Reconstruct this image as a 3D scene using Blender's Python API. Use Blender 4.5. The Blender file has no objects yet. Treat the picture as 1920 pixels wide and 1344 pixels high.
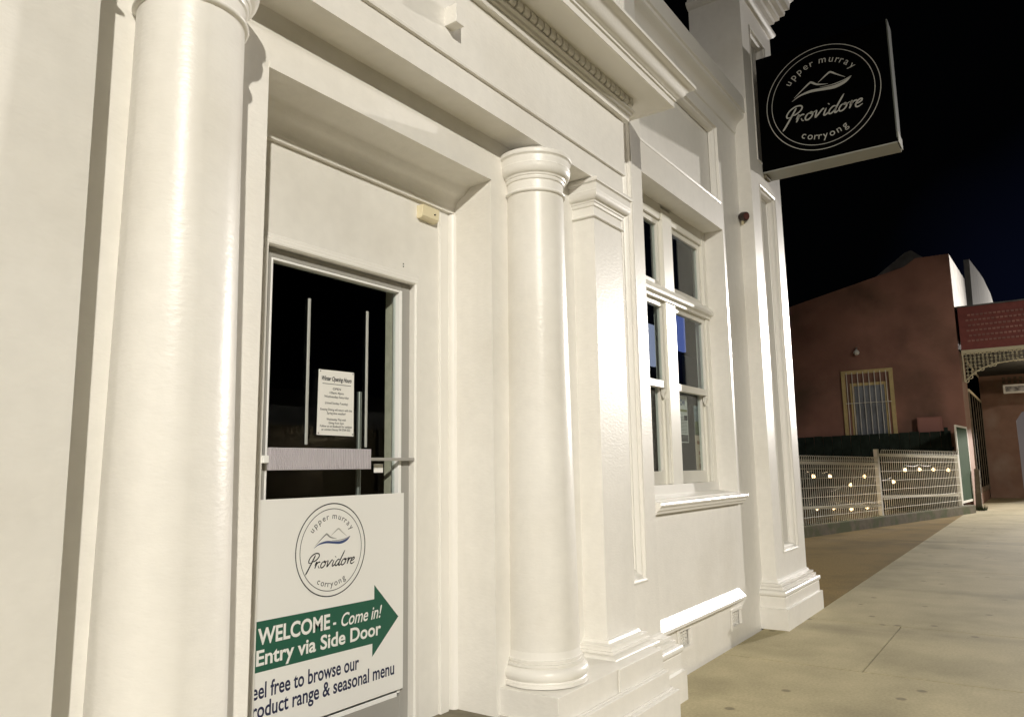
import bpy, bmesh, math, random
from math import radians, sin, cos, pi
from mathutils import Vector, Matrix
random.seed(4)
SC = bpy.context.scene
COL = SC.collection

# ------------------------------------------------------------------ camera, world, lamps, exposure
cam = bpy.data.cameras.new('camera'); cam_o = bpy.data.objects.new('camera', cam); COL.objects.link(cam_o)
cam.sensor_width = 36; cam.lens = 26.46984; cam.clip_start = .05; cam.clip_end = 2000
CR = ((0.57320032, 0.11059185, 0.811918), (-0.8192747, 0.09570101, 0.56535854), (-0.01517732, -0.98924757, 0.14546095))
M4 = Matrix(((CR[0][0], -CR[0][1], -CR[0][2], 0), (CR[1][0], -CR[1][1], -CR[1][2], 0), (CR[2][0], -CR[2][1], -CR[2][2], 1.5), (0, 0, 0, 1)))
cam_o.matrix_world = M4
SC.camera = cam_o
W = bpy.data.worlds.new('World'); SC.world = W; W.use_nodes = True
SC.view_settings.view_transform = 'Standard'; SC.view_settings.look = 'None'
SC.view_settings.exposure = .03; SC.view_settings.gamma = 1
def build_world():
    nt = W.node_tree; N = nt.nodes; N.clear()
    out = N.new('ShaderNodeOutputWorld'); bg = N.new('ShaderNodeBackground')
    tc = N.new('ShaderNodeTexCoord'); sx = N.new('ShaderNodeSeparateXYZ'); rp = N.new('ShaderNodeValToRGB')
    nz = N.new('ShaderNodeTexNoise'); nz.inputs['Scale'].default_value = 2.2; nz.inputs['Detail'].default_value = 3
    mp = N.new('ShaderNodeVectorMath'); mp.operation = 'DOT_PRODUCT'; mp.inputs[1].default_value = (.93, -.36, -.1)
    nt.links.new(tc.outputs['Generated'], mp.inputs[0]); nt.links.new(tc.outputs['Generated'], nz.inputs['Vector'])
    ad = N.new('ShaderNodeMath'); ad.operation = 'MULTIPLY_ADD'; ad.inputs[1].default_value = .12
    nt.links.new(nz.outputs['Fac'], ad.inputs[0]); nt.links.new(mp.outputs['Value'], ad.inputs[2])
    nt.links.new(ad.outputs[0], rp.inputs['Fac'])
    e = rp.color_ramp.elements; e[0].position = .90; e[0].color = (.0004, .0005, .0006, 1); e[1].position = 1.10; e[1].color = (.0022, .0032, .0095, 1)
    nt.links.new(rp.outputs['Color'], bg.inputs['Color']); bg.inputs['Strength'].default_value = 1
    nt.links.new(bg.outputs[0], out.inputs['Surface'])
build_world()
def lamp(name, kind, loc, power, color, size=.15, aim=None, cone=None, blend=1.0):
    l = bpy.data.lights.new(name, kind); l.energy = power; l.color = color
    l.shadow_soft_size = size
    if cone: l.spot_size = radians(cone); l.spot_blend = blend
    o = bpy.data.objects.new(name, l); o.location = loc; COL.objects.link(o)
    if aim is not None:
        o.rotation_euler = (Vector(aim) - Vector(loc)).to_track_quat('-Z', 'Y').to_euler()
    return o
# the street lamps that light the facade stand outside the frame: one across the road behind the viewer, one up the street, one down it
lamp('street_or_added_light', 'SPOT', (-9.05, -10.8, 9.5), 13000, (1, .945, .84), .16, (3.2, 2.2, -.5), 50, 1.0)
lamp('street_or_added_light', 'SPOT', (46, -8.4, 9.5), 56000, (1, .94, .88), .3, (8, 1.2, .5), 66, 1.0)
lamp('street_or_added_light', 'POINT', (84, -9, 9.5), 26000, (1, .93, .86), .3)  # unseen lamp added to brighten the far curved parapet
lamp('street_or_added_light', 'SPOT', (-24, -6.2, 5.0), 1800, (1, .9, .84), .25, (6, 2.2, 2.5), 60, .8)
lamp('street_or_added_light', 'SPOT', (12, -11, 8.4), 4000, (1, .92, .82), .2, (28.5, .2, 1.8), 44, 1.0)  # unseen lamp added for the red shop, aimed clear of the facade

# ------------------------------------------------------------------ materials
def mat(name, color, rough=.5, spec=.5, metal=0, bump=0, bscale=40, bz=1, var=0, vscale=3, grain=0, gscale=220, streak=0, vstreak=0, speck=0, emis=None, estr=0, dirt=None, dscale=1.5, dlo=.5, dhi=.7, coat=0):
    m = bpy.data.materials.new(name); m.use_nodes = True
    nt = m.node_tree; N = nt.nodes; L = nt.links; p = N['Principled BSDF']
    p.inputs['Base Color'].default_value = (*color, 1); p.inputs['Roughness'].default_value = rough
    p.inputs['Specular IOR Level'].default_value = spec; p.inputs['Metallic'].default_value = metal
    if coat: p.inputs['Coat Weight'].default_value = coat; p.inputs['Coat Roughness'].default_value = .1
    geo = N.new('ShaderNodeNewGeometry')
    def noise(s, d=4):
        n = N.new('ShaderNodeTexNoise'); n.inputs['Scale'].default_value = s; n.inputs['Detail'].default_value = d
        L.new(geo.outputs['Position'], n.inputs['Vector']); return n
    last = None
    if var:
        n = noise(vscale, 6); r = N.new('ShaderNodeMapRange'); r.inputs['From Min'].default_value = .3; r.inputs['From Max'].default_value = .7
        r.inputs['To Min'].default_value = 1 - var; r.inputs['To Max'].default_value = 1 + var
        L.new(n.outputs['Fac'], r.inputs['Value'])
        mx = N.new('ShaderNodeVectorMath'); mx.operation = 'SCALE'; mx.inputs[0].default_value = color
        L.new(r.outputs[0], mx.inputs['Scale']); last = mx.outputs[0]
    if dirt:
        n = noise(dscale, 8); r = N.new('ShaderNodeMapRange'); r.inputs['From Min'].default_value = dlo; r.inputs['From Max'].default_value = dhi
        L.new(n.outputs['Fac'], r.inputs['Value'])
        mx = N.new('ShaderNodeMix'); mx.data_type = 'RGBA'; mx.inputs['B'].default_value = (*dirt, 1)
        if last: L.new(last, mx.inputs['A'])
        else: mx.inputs['A'].default_value = (*color, 1)
        L.new(r.outputs[0], mx.inputs['Factor']); last = mx.outputs['Result']
    def mul(fac_socket, last):
        mx = N.new('ShaderNodeMix'); mx.data_type = 'RGBA'; mx.blend_type = 'MULTIPLY'; mx.inputs['Factor'].default_value = 1
        if last: L.new(last, mx.inputs['A'])
        else: mx.inputs['A'].default_value = (*color, 1)
        L.new(fac_socket, mx.inputs['B']); return mx.outputs['Result']
    def remap(sock, a, b, c, d):
        r = N.new('ShaderNodeMapRange'); r.inputs['From Min'].default_value = a; r.inputs['From Max'].default_value = b
        r.inputs['To Min'].default_value = c; r.inputs['To Max'].default_value = d; L.new(sock, r.inputs['Value']); return r.outputs[0]
    if grain: last = mul(remap(noise(gscale, 2).outputs['Fac'], .3, .7, 1 - grain, 1 + grain), last)
    if streak:  # long dark bands: tyre stains and overhead wire shadows put into the colour
        n = noise(1.0, 5); v = N.new('ShaderNodeVectorMath'); v.operation = 'MULTIPLY'; v.inputs[1].default_value = (1.1, .16, 1)
        L.new(geo.outputs['Position'], v.inputs[0]); L.new(v.outputs[0], n.inputs['Vector']); last = mul(remap(n.outputs['Fac'], .56, .72, 1, 1 - streak), last)
    if vstreak:
        n = noise(1.0, 5); v = N.new('ShaderNodeVectorMath'); v.operation = 'MULTIPLY'; v.inputs[1].default_value = (9, 9, .7)
        L.new(geo.outputs['Position'], v.inputs[0]); L.new(v.outputs[0], n.inputs['Vector']); last = mul(remap(n.outputs['Fac'], .52, .75, 1, 1 - vstreak), last)
    if speck:
        vo = N.new('ShaderNodeTexVoronoi'); vo.inputs['Scale'].default_value = 3.0; L.new(geo.outputs['Position'], vo.inputs['Vector'])
        last = mul(remap(vo.outputs['Distance'], .075, .12, 1 - speck, 1), last)
    if last: L.new(last, p.inputs['Base Color'])
    if bump:
        n = noise(bscale, 3); b = N.new('ShaderNodeBump')
        if bz != 1:
            v = N.new('ShaderNodeVectorMath'); v.operation = 'MULTIPLY'; v.inputs[1].default_value = (1, 1, bz); L.new(geo.outputs['Position'], v.inputs[0]); L.new(v.outputs[0], n.inputs['Vector']); b.inputs['Strength'].default_value = bump; b.inputs['Distance'].default_value = .01
        L.new(n.outputs['Fac'], b.inputs['Height']); L.new(b.outputs[0], p.inputs['Normal'])
    if emis: p.inputs['Emission Color'].default_value = (*emis, 1); p.inputs['Emission Strength'].default_value = estr
    return m
def glass_mat(name, tint=(.9, .93, .92), refl=.9):
    m = bpy.data.materials.new(name); m.use_nodes = True; nt = m.node_tree; N = nt.nodes; L = nt.links; N.clear()
    out = N.new('ShaderNodeOutputMaterial'); mx = N.new('ShaderNodeMixShader'); t = N.new('ShaderNodeBsdfTransparent'); g = N.new('ShaderNodeBsdfGlossy')
    t.inputs['Color'].default_value = (*tint, 1); g.inputs['Roughness'].default_value = .01
    f = N.new('ShaderNodeLayerWeight'); f.inputs['Blend'].default_value = .5
    pw = N.new('ShaderNodeMath'); pw.operation = 'POWER'; pw.inputs[1].default_value = 5; L.new(f.outputs['Facing'], pw.inputs[0])
    k = N.new('ShaderNodeMath'); k.operation = 'MULTIPLY_ADD'; k.inputs[1].default_value = .9 * refl; k.inputs[2].default_value = .035 * refl; k.use_clamp = True
    L.new(pw.outputs[0], k.inputs[0]); L.new(k.outputs[0], mx.inputs['Fac']); L.new(t.outputs[0], mx.inputs[1]); L.new(g.outputs[0], mx.inputs[2]); L.new(mx.outputs[0], out.inputs['Surface'])
    return m
PAINT = mat('cream_gloss_paint', (.82, .80, .75), .35, .34, bump=.12, bscale=36, bz=2.0, var=.025, vscale=2.5, grain=.02, gscale=18, vstreak=.03, dirt=(.72, .69, .62), dscale=1.1, dlo=.52, dhi=.85)
TRIM = mat('cream_trim_paint', (.83, .81, .76), .34, .34, bump=.08, bscale=70, var=.02)
FRAMEP = mat('window_frame_paint', (.80, .78, .71), .3, .5, bump=.06, bscale=60, var=.03)
ALU = mat('dull_aluminium_paint', (.38, .37, .345), .38, .5, var=.03)
ALUL = mat('pale_aluminium', (.92, .92, .9), .3, .5)
BLACK = mat('black_board', (.001, .001, .001), .6, .02)
WHITEV = mat('white_vinyl', (.50, .50, .46), .5, .3)
POSTER = mat('white_corflute', (.86, .855, .83), .35, .4, bump=.03, bscale=8)
PAPER = mat('white_laminated_paper', (.85, .84, .80), .35, .4)
INK = mat('black_ink', (.02, .02, .025), .5, .3)
NAVY = mat('navy_ink', (.022, .028, .075), .5, .3)
GREYINK = mat('grey_ink', (.25, .25, .24), .5, .3)
PALEINK = mat('pale_grey_ink', (.48, .48, .45), .5, .3)
BLUEINK = mat('slate_blue_ink', (.06, .09, .22), .5, .3)
GREEN = mat('green_print', (.025, .115, .075), .45, .3)
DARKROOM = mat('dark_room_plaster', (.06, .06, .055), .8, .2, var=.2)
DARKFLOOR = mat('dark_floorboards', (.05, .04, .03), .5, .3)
GLASS = glass_mat('door_glass'); WGLASS = glass_mat('window_glass', (.86, .9, .9), .8)
CREAMP = mat('cream_plastic', (.78, .70, .48), .35, .5)
BRASS = mat('dark_bronze', (.05, .035, .03), .35, .5, metal=.3)
LENS = mat('dusky_lens', (.12, .05, .045), .2, .5)
STEEL = mat('brushed_steel', (.5, .5, .48), .35, .5, metal=.8)
CORD = mat('grey_plastic_strip', (.46, .47, .44), .45, .4)
RIB = mat('ribbed_lilac_plastic', (.50, .47, .50), .35, .5)
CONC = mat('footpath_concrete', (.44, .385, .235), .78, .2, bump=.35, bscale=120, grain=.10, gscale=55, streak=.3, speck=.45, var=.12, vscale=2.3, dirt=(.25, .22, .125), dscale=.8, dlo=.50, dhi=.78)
DRIVE = mat('driveway_aggregate', (.25, .175, .06), .9, .08, streak=.3, bump=.6, bscale=160, var=.3, vscale=60, dirt=(.16, .115, .042), dscale=.9, dlo=.45, dhi=.7)
SOIL = mat('dark_soil', (.02, .017, .014), .95, .1, bump=.5, bscale=20)
ASPH = mat('road_asphalt', (.05, .05, .05), .85, .3, bump=.4, bscale=120)
STEP = mat('worn_step_concrete', (.20, .18, .13), .85, .2, bump=.4, bscale=60, var=.2, vscale=14)
MOSS = mat('mossy_concrete', (.13, .11, .065), .9, .2, bump=.5, bscale=40, var=.2, vscale=8, dirt=(.075, .085, .025), dscale=2.2, dlo=.45, dhi=.6)
BRICK = mat('red_oxide_render', (.33, .175, .135), .85, .2, bump=.3, bscale=30, var=.22, vscale=.8, dirt=(.12, .085, .06), dscale=.45, dlo=.46, dhi=.7)
PINK = mat('pink_render', (.30, .18, .13), .8, .3, bump=.15, bscale=30, var=.12, vscale=2, dirt=(.38, .27, .21), dscale=1.1, dlo=.5, dhi=.75)
MAROON = mat('maroon_lattice_paint', (.24, .07, .06), .6, .3, var=.12, vscale=6)
YELLOWP = mat('ochre_frame_paint', (.62, .50, .24), .55, .3, var=.08, vscale=8)
CREAMW = mat('cream_woodwork', (.66, .60, .42), .55, .3, var=.06)
FENCEW = mat('white_powdercoat', (.88, .86, .78), .4, .4)
DKFENCE = mat('dark_green_boards', (.022, .032, .026), .8, .1, bump=.3, bscale=12, var=.35, vscale=5)
GATEG = mat('green_gate_sheet', (.035, .065, .032), .9, .05, var=.1, vscale=5)
TIMBER = mat('weathered_timber', (.17, .14, .10), .85, .2, bump=.4, bscale=25, var=.25, vscale=9)
IRON = mat('grey_roof_iron', (.16, .16, .15), .5, .4, var=.25, vscale=3)
WHITEW = mat('weathered_white_wall', (.78, .78, .74), .7, .3, bump=.2, bscale=8, var=.1, vscale=1.3)
BULB = mat('lit_bulb', (1, .9, .7), .4, .3, emis=(1, .66, .32), estr=5)
WIRE = mat('black_cable', (.01, .01, .01), .5, .3)
BLIND = mat('pale_blind', (.5, .52, .55), .7, .2, var=.05)
BOARD = mat('grey_display_board', (.22, .22, .20), .8, .2)
SCREEN = mat('blue_glow', (.05, .06, .1), .4, .3, emis=(.22, .30, .85), estr=.5)
GLOWW = mat('pale_glow', (.1, .1, .1), .4, .3, emis=(.55, .6, .85), estr=.55)
ROOMG = mat('grey_room_wall', (.28, .29, .30), .8, .2, var=.1)
LEAF = mat('dark_foliage', (.05, .08, .03), .8, .2, var=.3, vscale=9)

# ------------------------------------------------------------------ mesh helpers
class MB:
    def __init__(s): s.v = []; s.f = []
    def add(s, vs, fs):
        o = len(s.v); s.v += [tuple(v) for v in vs]; s.f += [tuple(i + o for i in f) for f in fs]; return s
    def box(s, x0, x1, y0, y1, z0, z1):
        return s.add([(x0, y0, z0), (x1, y0, z0), (x1, y1, z0), (x0, y1, z0), (x0, y0, z1), (x1, y0, z1), (x1, y1, z1), (x0, y1, z1)],
                     [(0, 3, 2, 1), (4, 5, 6, 7), (0, 1, 5, 4), (1, 2, 6, 5), (2, 3, 7, 6), (3, 0, 4, 7)])
    def prism(s, pts, axis, a, b):
        n = len(pts)
        def mk(p, t): return (t, p[0], p[1]) if axis == 'x' else ((p[0], t, p[1]) if axis == 'y' else (p[0], p[1], t))
        return s.add([mk(p, a) for p in pts] + [mk(p, b) for p in pts],
                     [tuple(range(n)), tuple(range(2 * n - 1, n - 1, -1))] + [(i, (i + 1) % n, n + (i + 1) % n, n + i) for i in range(n)])
    def lathe(s, prof, cx, cy, n=64):
        m = len(prof); vs = []; fs = []
        for k in range(n):
            a = 2 * pi * k / n
            vs += [(cx + r * cos(a), cy + r * sin(a), z) for r, z in prof]
        for k in range(n):
            k2 = (k + 1) % n
            for i in range(m - 1): fs.append((k * m + i, k2 * m + i, k2 * m + i + 1, k * m + i + 1))
        fs.append(tuple(k * m for k in range(n))[::-1]); fs.append(tuple(k * m + m - 1 for k in range(n)))
        return s.add(vs, fs)
    def tube(s, pts, r, n=8):
        pts = [Vector(p) for p in pts]; vs = []; fs = []; prev = None
        for i, p in enumerate(pts):
            d = (pts[min(i + 1, len(pts) - 1)] - pts[max(i - 1, 0)]).normalized()
            u = d.orthogonal().normalized() if prev is None else (prev - d * prev.dot(d)).normalized()
            prev = u; w = d.cross(u); rr = r[i] if isinstance(r, (list, tuple)) else r
            vs += [p + u * rr * cos(2 * pi * k / n) + w * rr * sin(2 * pi * k / n) for k in range(n)]
        for i in range(len(pts) - 1):
            for k in range(n):
                k2 = (k + 1) % n; fs.append((i * n + k, i * n + k2, (i + 1) * n + k2, (i + 1) * n + k))
        fs.append(tuple(range(n))[::-1]); fs.append(tuple(range((len(pts) - 1) * n, len(pts) * n)))
        return s.add(vs, fs)
    def sweep(s, path, prof, inner=.03, closed=False, fn=None):
        """profile (out, z) carried round a plan path with mitred corners; out is to the right of travel"""
        P = [Vector((p[0], p[1])) for p in path]; n = len(P); ms = []
        for i in range(n):
            a = P[i] - P[i - 1] if (i > 0 or closed) else None
            b = P[(i + 1) % n] - P[i] if (i < n - 1 or closed) else None
            na = Vector((a.y, -a.x)).normalized() if a else None; nb = Vector((b.y, -b.x)).normalized() if b else None
            if na is None: m = nb
            elif nb is None: m = na
            else: m = (na + nb) / (1 + na.dot(nb))
            ms.append(m)
        pr = [(-inner, prof[0][1])] + list(prof) + [(-inner, prof[-1][1])]; k = len(pr); vs = []
        for p, m in zip(P, ms):
            for o, z in pr:
                q = p + m * o; vs.append((q.x, q.y, z) if fn is None else fn(q.x, q.y, z))
        fs = []
        for i in range(n if closed else n - 1):
            j = (i + 1) % n
            for t in range(k): fs.append((i * k + t, j * k + t, j * k + (t + 1) % k, i * k + (t + 1) % k))
        if not closed: fs.append(tuple(range(k))); fs.append(tuple(range((n - 1) * k, n * k))[::-1])
        return s.add(vs, fs)
    def build(s, name, m, parent=None, smooth=None, bevel=0, loc=(0, 0, 0), recalc=True):
        me = bpy.data.meshes.new(name)
        if KS != 1: s.v = [(v[0] * KS, v[1] * KS, 1.5 + (v[2] - 1.5) * KS) for v in s.v]
        me.from_pydata([(v[0] - loc[0], v[1] - loc[1], v[2] - loc[2]) for v in s.v], [], s.f)
        if recalc:
            bm = bmesh.new(); bm.from_mesh(me); bmesh.ops.recalc_face_normals(bm, faces=bm.faces); bm.to_mesh(me); bm.free()
        me.materials.append(m)
        if smooth is not None:
            me.polygons.foreach_set('use_smooth', [True] * len(me.polygons)); me.set_sharp_from_angle(angle=radians(smooth))
        o = bpy.data.objects.new(name, me); COL.objects.link(o); o.location = loc
        if parent is not None: o.parent = parent; o.matrix_parent_inverse = Matrix.Translation(parent.matrix_world_loc if False else Vector(WL[parent.name])).inverted(); 
        WL[o.name] = tuple(loc)
        if bevel:
            b = o.modifiers.new('bevel', 'BEVEL'); b.width = bevel; b.segments = 2; b.limit_method = 'ANGLE'; b.angle_limit = radians(40)
            b.harden_normals = False
        return o
WL = {}; KS = 1
def empty(name, loc=(0, 0, 0)):
    o = bpy.data.objects.new(name, None); o.location = loc; COL.objects.link(o); WL[o.name] = tuple(loc); o.empty_display_size = .1; return o
def tag(o, label, cat, group=None):
    o['label'] = label; o['category'] = cat
    if group: o['group'] = group
    return o
def structure(o): o['kind'] = 'structure'; return o
def arc(cx, cz, r, a0, a1, n): return [(cx + r * cos(radians(a0 + (a1 - a0) * i / n)), cz + r * sin(radians(a0 + (a1 - a0) * i / n))) for i in range(n + 1)]

# ---------------------------------------------- flat artwork: 2-D pieces (u right, v up) placed on a plane
def text2d(s, size, shear=0, bold=0, xs=1.0, align='CENTER', spacing=1.0):
    cu = bpy.data.curves.new('t', 'FONT'); cu.body = s; cu.size = 1; cu.shear = shear; cu.offset = bold; cu.align_x = align; cu.space_character = spacing
    cu.dimensions = '2D'; cu.fill_mode = 'BOTH'; cu.resolution_u = 4
    o = bpy.data.objects.new('t', cu); COL.objects.link(o); me = o.to_mesh()
    vs = [(v.co.x * size * xs, v.co.y * size) for v in me.vertices]; fs = [tuple(p.vertices) for p in me.polygons]
    o.to_mesh_clear(); bpy.data.objects.remove(o); bpy.data.curves.remove(cu)
    return vs, fs
def fit(t, x0, x1, z0, z1=None):
    vs, fs = t; a = min(v[0] for v in vs); b = max(v[0] for v in vs); k = (x1 - x0) / (b - a)
    return [(x0 + (v[0] - a) * k, z0 + v[1] * (k if z1 is None else z1)) for v in vs], fs
def spline(P, n=8):
    out = []
    for i in range(len(P) - 1):
        p0 = P[max(i - 1, 0)]; p1 = P[i]; p2 = P[i + 1]; p3 = P[min(i + 2, len(P) - 1)]
        for k in range(n):
            t = k / n
            out.append(tuple(.5 * (2 * b + (c - a) * t + (2 * a - 5 * b + 4 * c - d) * t * t + (3 * b - a - 3 * c + d) * t ** 3) for a, b, c, d in zip(p0, p1, p2, p3)))
    return out + [tuple(P[-1])]
def ribbon(P, w, taper=True, n=8):
    """flat stroke through the points, width w (number or per-point list)"""
    ws = w if isinstance(w, (list, tuple)) else None
    S = spline([(*p, (ws[i] if ws else w)) for i, p in enumerate(P)], n); vs = []; fs = []; m = len(S)
    for i, (x, y, ww) in enumerate(S):
        a = S[max(i - 1, 0)]; b = S[min(i + 1, m - 1)]; dx, dy = b[0] - a[0], b[1] - a[1]; l = math.hypot(dx, dy) or 1
        t = i / (m - 1); k = ww / 2 * (min(1, .35 + 5 * t, .35 + 5 * (1 - t)) if taper else 1)
        vs += [(x - dy / l * k, y + dx / l * k), (x + dy / l * k, y - dx / l * k)]
    for i in range(m - 1): fs.append((2 * i, 2 * i + 1, 2 * i + 3, 2 * i + 2))
    return vs, fs
def ring2d(cx, cy, r, w, n=96):
    vs = []; 
    for i in range(n): a = 2 * pi * i / n; vs += [(cx + (r - w / 2) * cos(a), cy + (r - w / 2) * sin(a)), (cx + (r + w / 2) * cos(a), cy + (r + w / 2) * sin(a))]
    return vs, [(2 * i, 2 * i + 1, (2 * i + 3) % (2 * n), (2 * i + 2) % (2 * n)) for i in range(n)]
def xf(t, sx, sy, dx, dy, rot=0):
    c, s = cos(rot), sin(rot); return [(dx + c * x * sx - s * y * sy, dy + s * x * sx + c * y * sy) for x, y in t[0]], t[1]
def arc_text(s, cx, cy, r, mid, step, size, top=True):
    out = []; n = len(s)
    widths = [.55 if ch in ' ' else (.62 if ch in 'ri' else (1.35 if ch == 'm' else 1.0)) for ch in s]
    tot = sum(widths); pos = -tot / 2
    for ch, w in zip(s, widths):
        c = pos + w / 2; pos += w
        if ch == ' ': continue
        a = radians(mid - c * step) if top else radians(mid + c * step)
        t = text2d(ch, size); 
        out.append(xf(t, 1, 1, cx + r * cos(a), cy + r * sin(a), a - pi / 2 if top else a + pi / 2))
    return out
def place(name, pieces, fn, m, parent=None, depth=0):
    b = MB()
    for vs, fs in pieces: b.add([fn(u, v) for u, v in vs], fs)
    return b.build(name, m, parent, recalc=False)
def script_word(sx, sy, cx, cy, w):
    """hand-lettered slanted script of the word Providore, drawn as pen strokes"""
    S = [
     ([(.62, 2.05), (.50, 1.4), (.34, .6), (.16, -.25), (.02, -.75)], 1.25),
     ([(.30, .95), (.02, .95), (-.12, 1.35), (.05, 1.9), (.5, 2.25), (1.0, 2.2), (1.22, 1.85), (1.08, 1.4), (.72, 1.12), (.45, 1.1)], 1.0),
     ([(1.0, .42), (1.12, .95), (1.2, .72), (1.16, .3), (1.12, .02)], 1.1), ([(1.17, .55), (1.32, .82), (1.55, .92), (1.66, .80)], 1.0),
     ([(1.5, .42), (1.66, .1), (1.85, .02)], .7),
     ([(2.3, .95), (2.02, .8), (1.9, .4), (2.02, .05), (2.28, .02), (2.5, .35), (2.5, .75), (2.3, .95), (2.22, .8), (2.5, .78), (2.72, .95)], 1.0),
     ([(2.72, .95), (2.82, .9), (2.86, .5), (2.92, .05), (3.1, .35), (3.3, .8), (3.42, .98), (3.52, .85)], 1.05),
     ([(3.72, .95), (3.68, .5), (3.68, .15), (3.78, .0), (3.95, .12), (4.1, .35)], 1.0), ([(3.80, 1.36), (3.84, 1.44)], 1.5),
     ([(4.62, .88), (4.35, .92), (4.12, .55), (4.15, .12), (4.36, .02), (4.58, .3), (4.68, .75)], 1.0),
     ([(5.0, 2.25), (4.85, 1.5), (4.7, .7), (4.68, .15), (4.8, .0), (5.0, .2)], 1.15),
     ([(5.42, .95), (5.14, .8), (5.02, .4), (5.14, .05), (5.4, .02), (5.62, .35), (5.62, .75), (5.42, .95), (5.36, .8), (5.65, .8), (5.85, .95)], 1.0),
     ([(5.95, .45), (6.02, .98), (6.08, .7), (6.04, .3), (6.02, .02)], 1.1), ([(6.06, .55), (6.2, .85), (6.42, .92), (6.5, .8)], 1.0),
     ([(6.40, .40), (6.72, .5), (6.95, .72), (6.88, .95), (6.65, .88), (6.5, .5), (6.58, .1), (6.82, .0), (7.15, .25)], 1.0)]
    out = []
    for P, k in S:
        Q = [((x + .30 * y - 3.75) * sx + cx, (y - .6) * sy + cy) for x, y in P]
        out.append(ribbon(Q, w * k * sx))
    return out
def mountains(k, cx, cy, ky):
    def q(P): return [(cx + x * k, cy + y * ky) for x, y in P]
    back = [ribbon(q([(-.10, .20), (.10, .40), (.28, .56), (.36, .54), (.52, .36), (.78, .10)]), [a * k for a in (.012, .042, .062, .062, .042, .012)], False)]
    front = [ribbon(q([(-.92, -.26), (-.66, .02), (-.38, .30), (-.30, .30), (-.12, .12), (.22, .00)]), [a * k for a in (.01, .034, .062, .07, .055, .01)], False)]
    wave = [ribbon(q([(-1.0, -.42), (-.72, -.22), (-.35, -.14), (.05, -.20), (.45, -.24), (.78, -.12), (.98, .08)]), [a * k for a in (.008, .05, .09, .10, .115, .09, .008)], False)]
    thin = [ribbon(q([(-.05, -.06), (.35, -.10), (.72, -.04), (.96, .08)]), [a * k for a in (.008, .026, .03, .008)], False)]
    return back, front, wave, thin

def logo_words(cx, cz, R, b, fn, m, parent):
    for nm, pieces in (('upper_lettering', arc_text('upper murray', cx, cz, .665 * R, 90, 10.6, .19 * R)[:5]), ('upper_lettering', arc_text('upper murray', cx, cz, .665 * R, 90, 10.6, .19 * R)[5:]), ('lower_lettering', arc_text('corryong', cx, cz, .80 * R, 270, 9.2, .19 * R, False)), ('script_lettering', script_word(.19 * R, .140 * R, cx + .02 * R, cz - .28 * R, .14))):
        place(nm, pieces, fn, m, parent)
# ================================================================== GROUND
g = MB(); 
def slabs():
    xs = [-6, -3.0, -1.1, .75, 2.5, 4.33, 6.18, 8.03, 12.4, 17.6, 23.2, 29.5, 37, 46, 60, 90, 160]
    for i in range(len(xs) - 1):
        ys = [-2.2, -.5, 2.058] if not (xs[i] == 6.18) else [-2.2, -.5, 1.232, 2.058]
        if xs[i] < 8: ys[-1] = 2.284
        for j in range(len(ys) - 1):
            g.box(xs[i] + .007, xs[i + 1] - .007, ys[j] + .007, ys[j + 1] - .007, -.06, 0)
slabs()
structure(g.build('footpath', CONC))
structure(MB().box(-300, 500, -300, 300, -.5, -.07).build('ground', SOIL))
structure(MB().box(8.034, 27.2, 2.066, 9.0, -.06, -.003).build('driveway', DRIVE, None))
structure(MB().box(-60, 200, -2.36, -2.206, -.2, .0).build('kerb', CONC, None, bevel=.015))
structure(MB().box(-60, 200, -14.0, -2.37, -.2, -.066 - .05).build('road', ASPH))
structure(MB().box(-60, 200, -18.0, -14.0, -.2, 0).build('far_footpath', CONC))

# ================================================================== THE WHITE BUILDING
wb = empty('white_building', (0, 0, 0))
tag(wb, 'cream painted masonry building with round columns beside its glass door', 'building')
YF = 2.17
wall = MB()
wall.prism([(-6, 0), (1.60, 0), (1.60, 2.957), (2.95, 2.957), (2.95, 0), (4.0, 0), (4.0, 6.2), (-6, 6.2)], 'y', YF, 2.80)
wall_o = wall.build('wall', PAINT, wb)
# pier beside the window: stile, bottom rail, sunk panel
PIER_PROF = [(.12, 0), (.12, .185), (.095, .19), (.095, .285), (.088, .29)] + [(.088 + .022 * cos(radians(a)), .318 + .026 * sin(radians(a))) for a in range(-75, 85, 20)] + [(.07, .345), (.066, .349), (.074, .35), (.074, .372), (.046, .374), (.046, .380), (.054, .381), (.054, .398), (.02, .402), (.014, .42), (0, .43)]
def panel_path(x0, x1, z0, z1): return [(x0, z0), (x1, z0), (x1, z1), (x0, z1)]
def panel_mould(x0, x1, z0, z1, y, depth, parent, m=TRIM):
    # moulding stepped down from the face into the sunk panel; plan path lies in XZ, profile height runs into the wall
    prof = [(-.012, -.004), (.0, -.008), (.012, -.004), (.014, .018), (.032, .02), (.045, .034), (.052, depth - .012), (.066, depth - .010), (.07, depth - .002), (.0, depth + .015)]
    b = MB(); b.sweep([(x0, z1), (x1, z1), (x1, z0), (x0, z0)], prof, .012, True, lambda a, c, h: (a, y + h, c))
    return b.build('panel_moulding', m, parent)
def panelled_pier(x0, x1, yb, ztop, panels, depth):
    b = MB(); zs = 0
    px0, px1 = panels[0][0], panels[0][1]
    b.box(x0, px0, YF, YF + depth + .05, 0, ztop); b.box(px1, x1, YF, YF + depth + .05, 0, ztop)
    z = 0
    for (_, _, z0, z1) in panels:
        b.box(px0, px1, YF, YF + depth + .05, z, z0); z = z1
    b.box(px0, px1, YF, YF + depth + .05, z, ztop)
    b.box(x0, x1, YF + depth, yb, 0, ztop)
    # keep the wall skin on the sides flush: tiny lap hidden behind the front skin
    return b
p1 = MB(); d1 = .055
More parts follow.
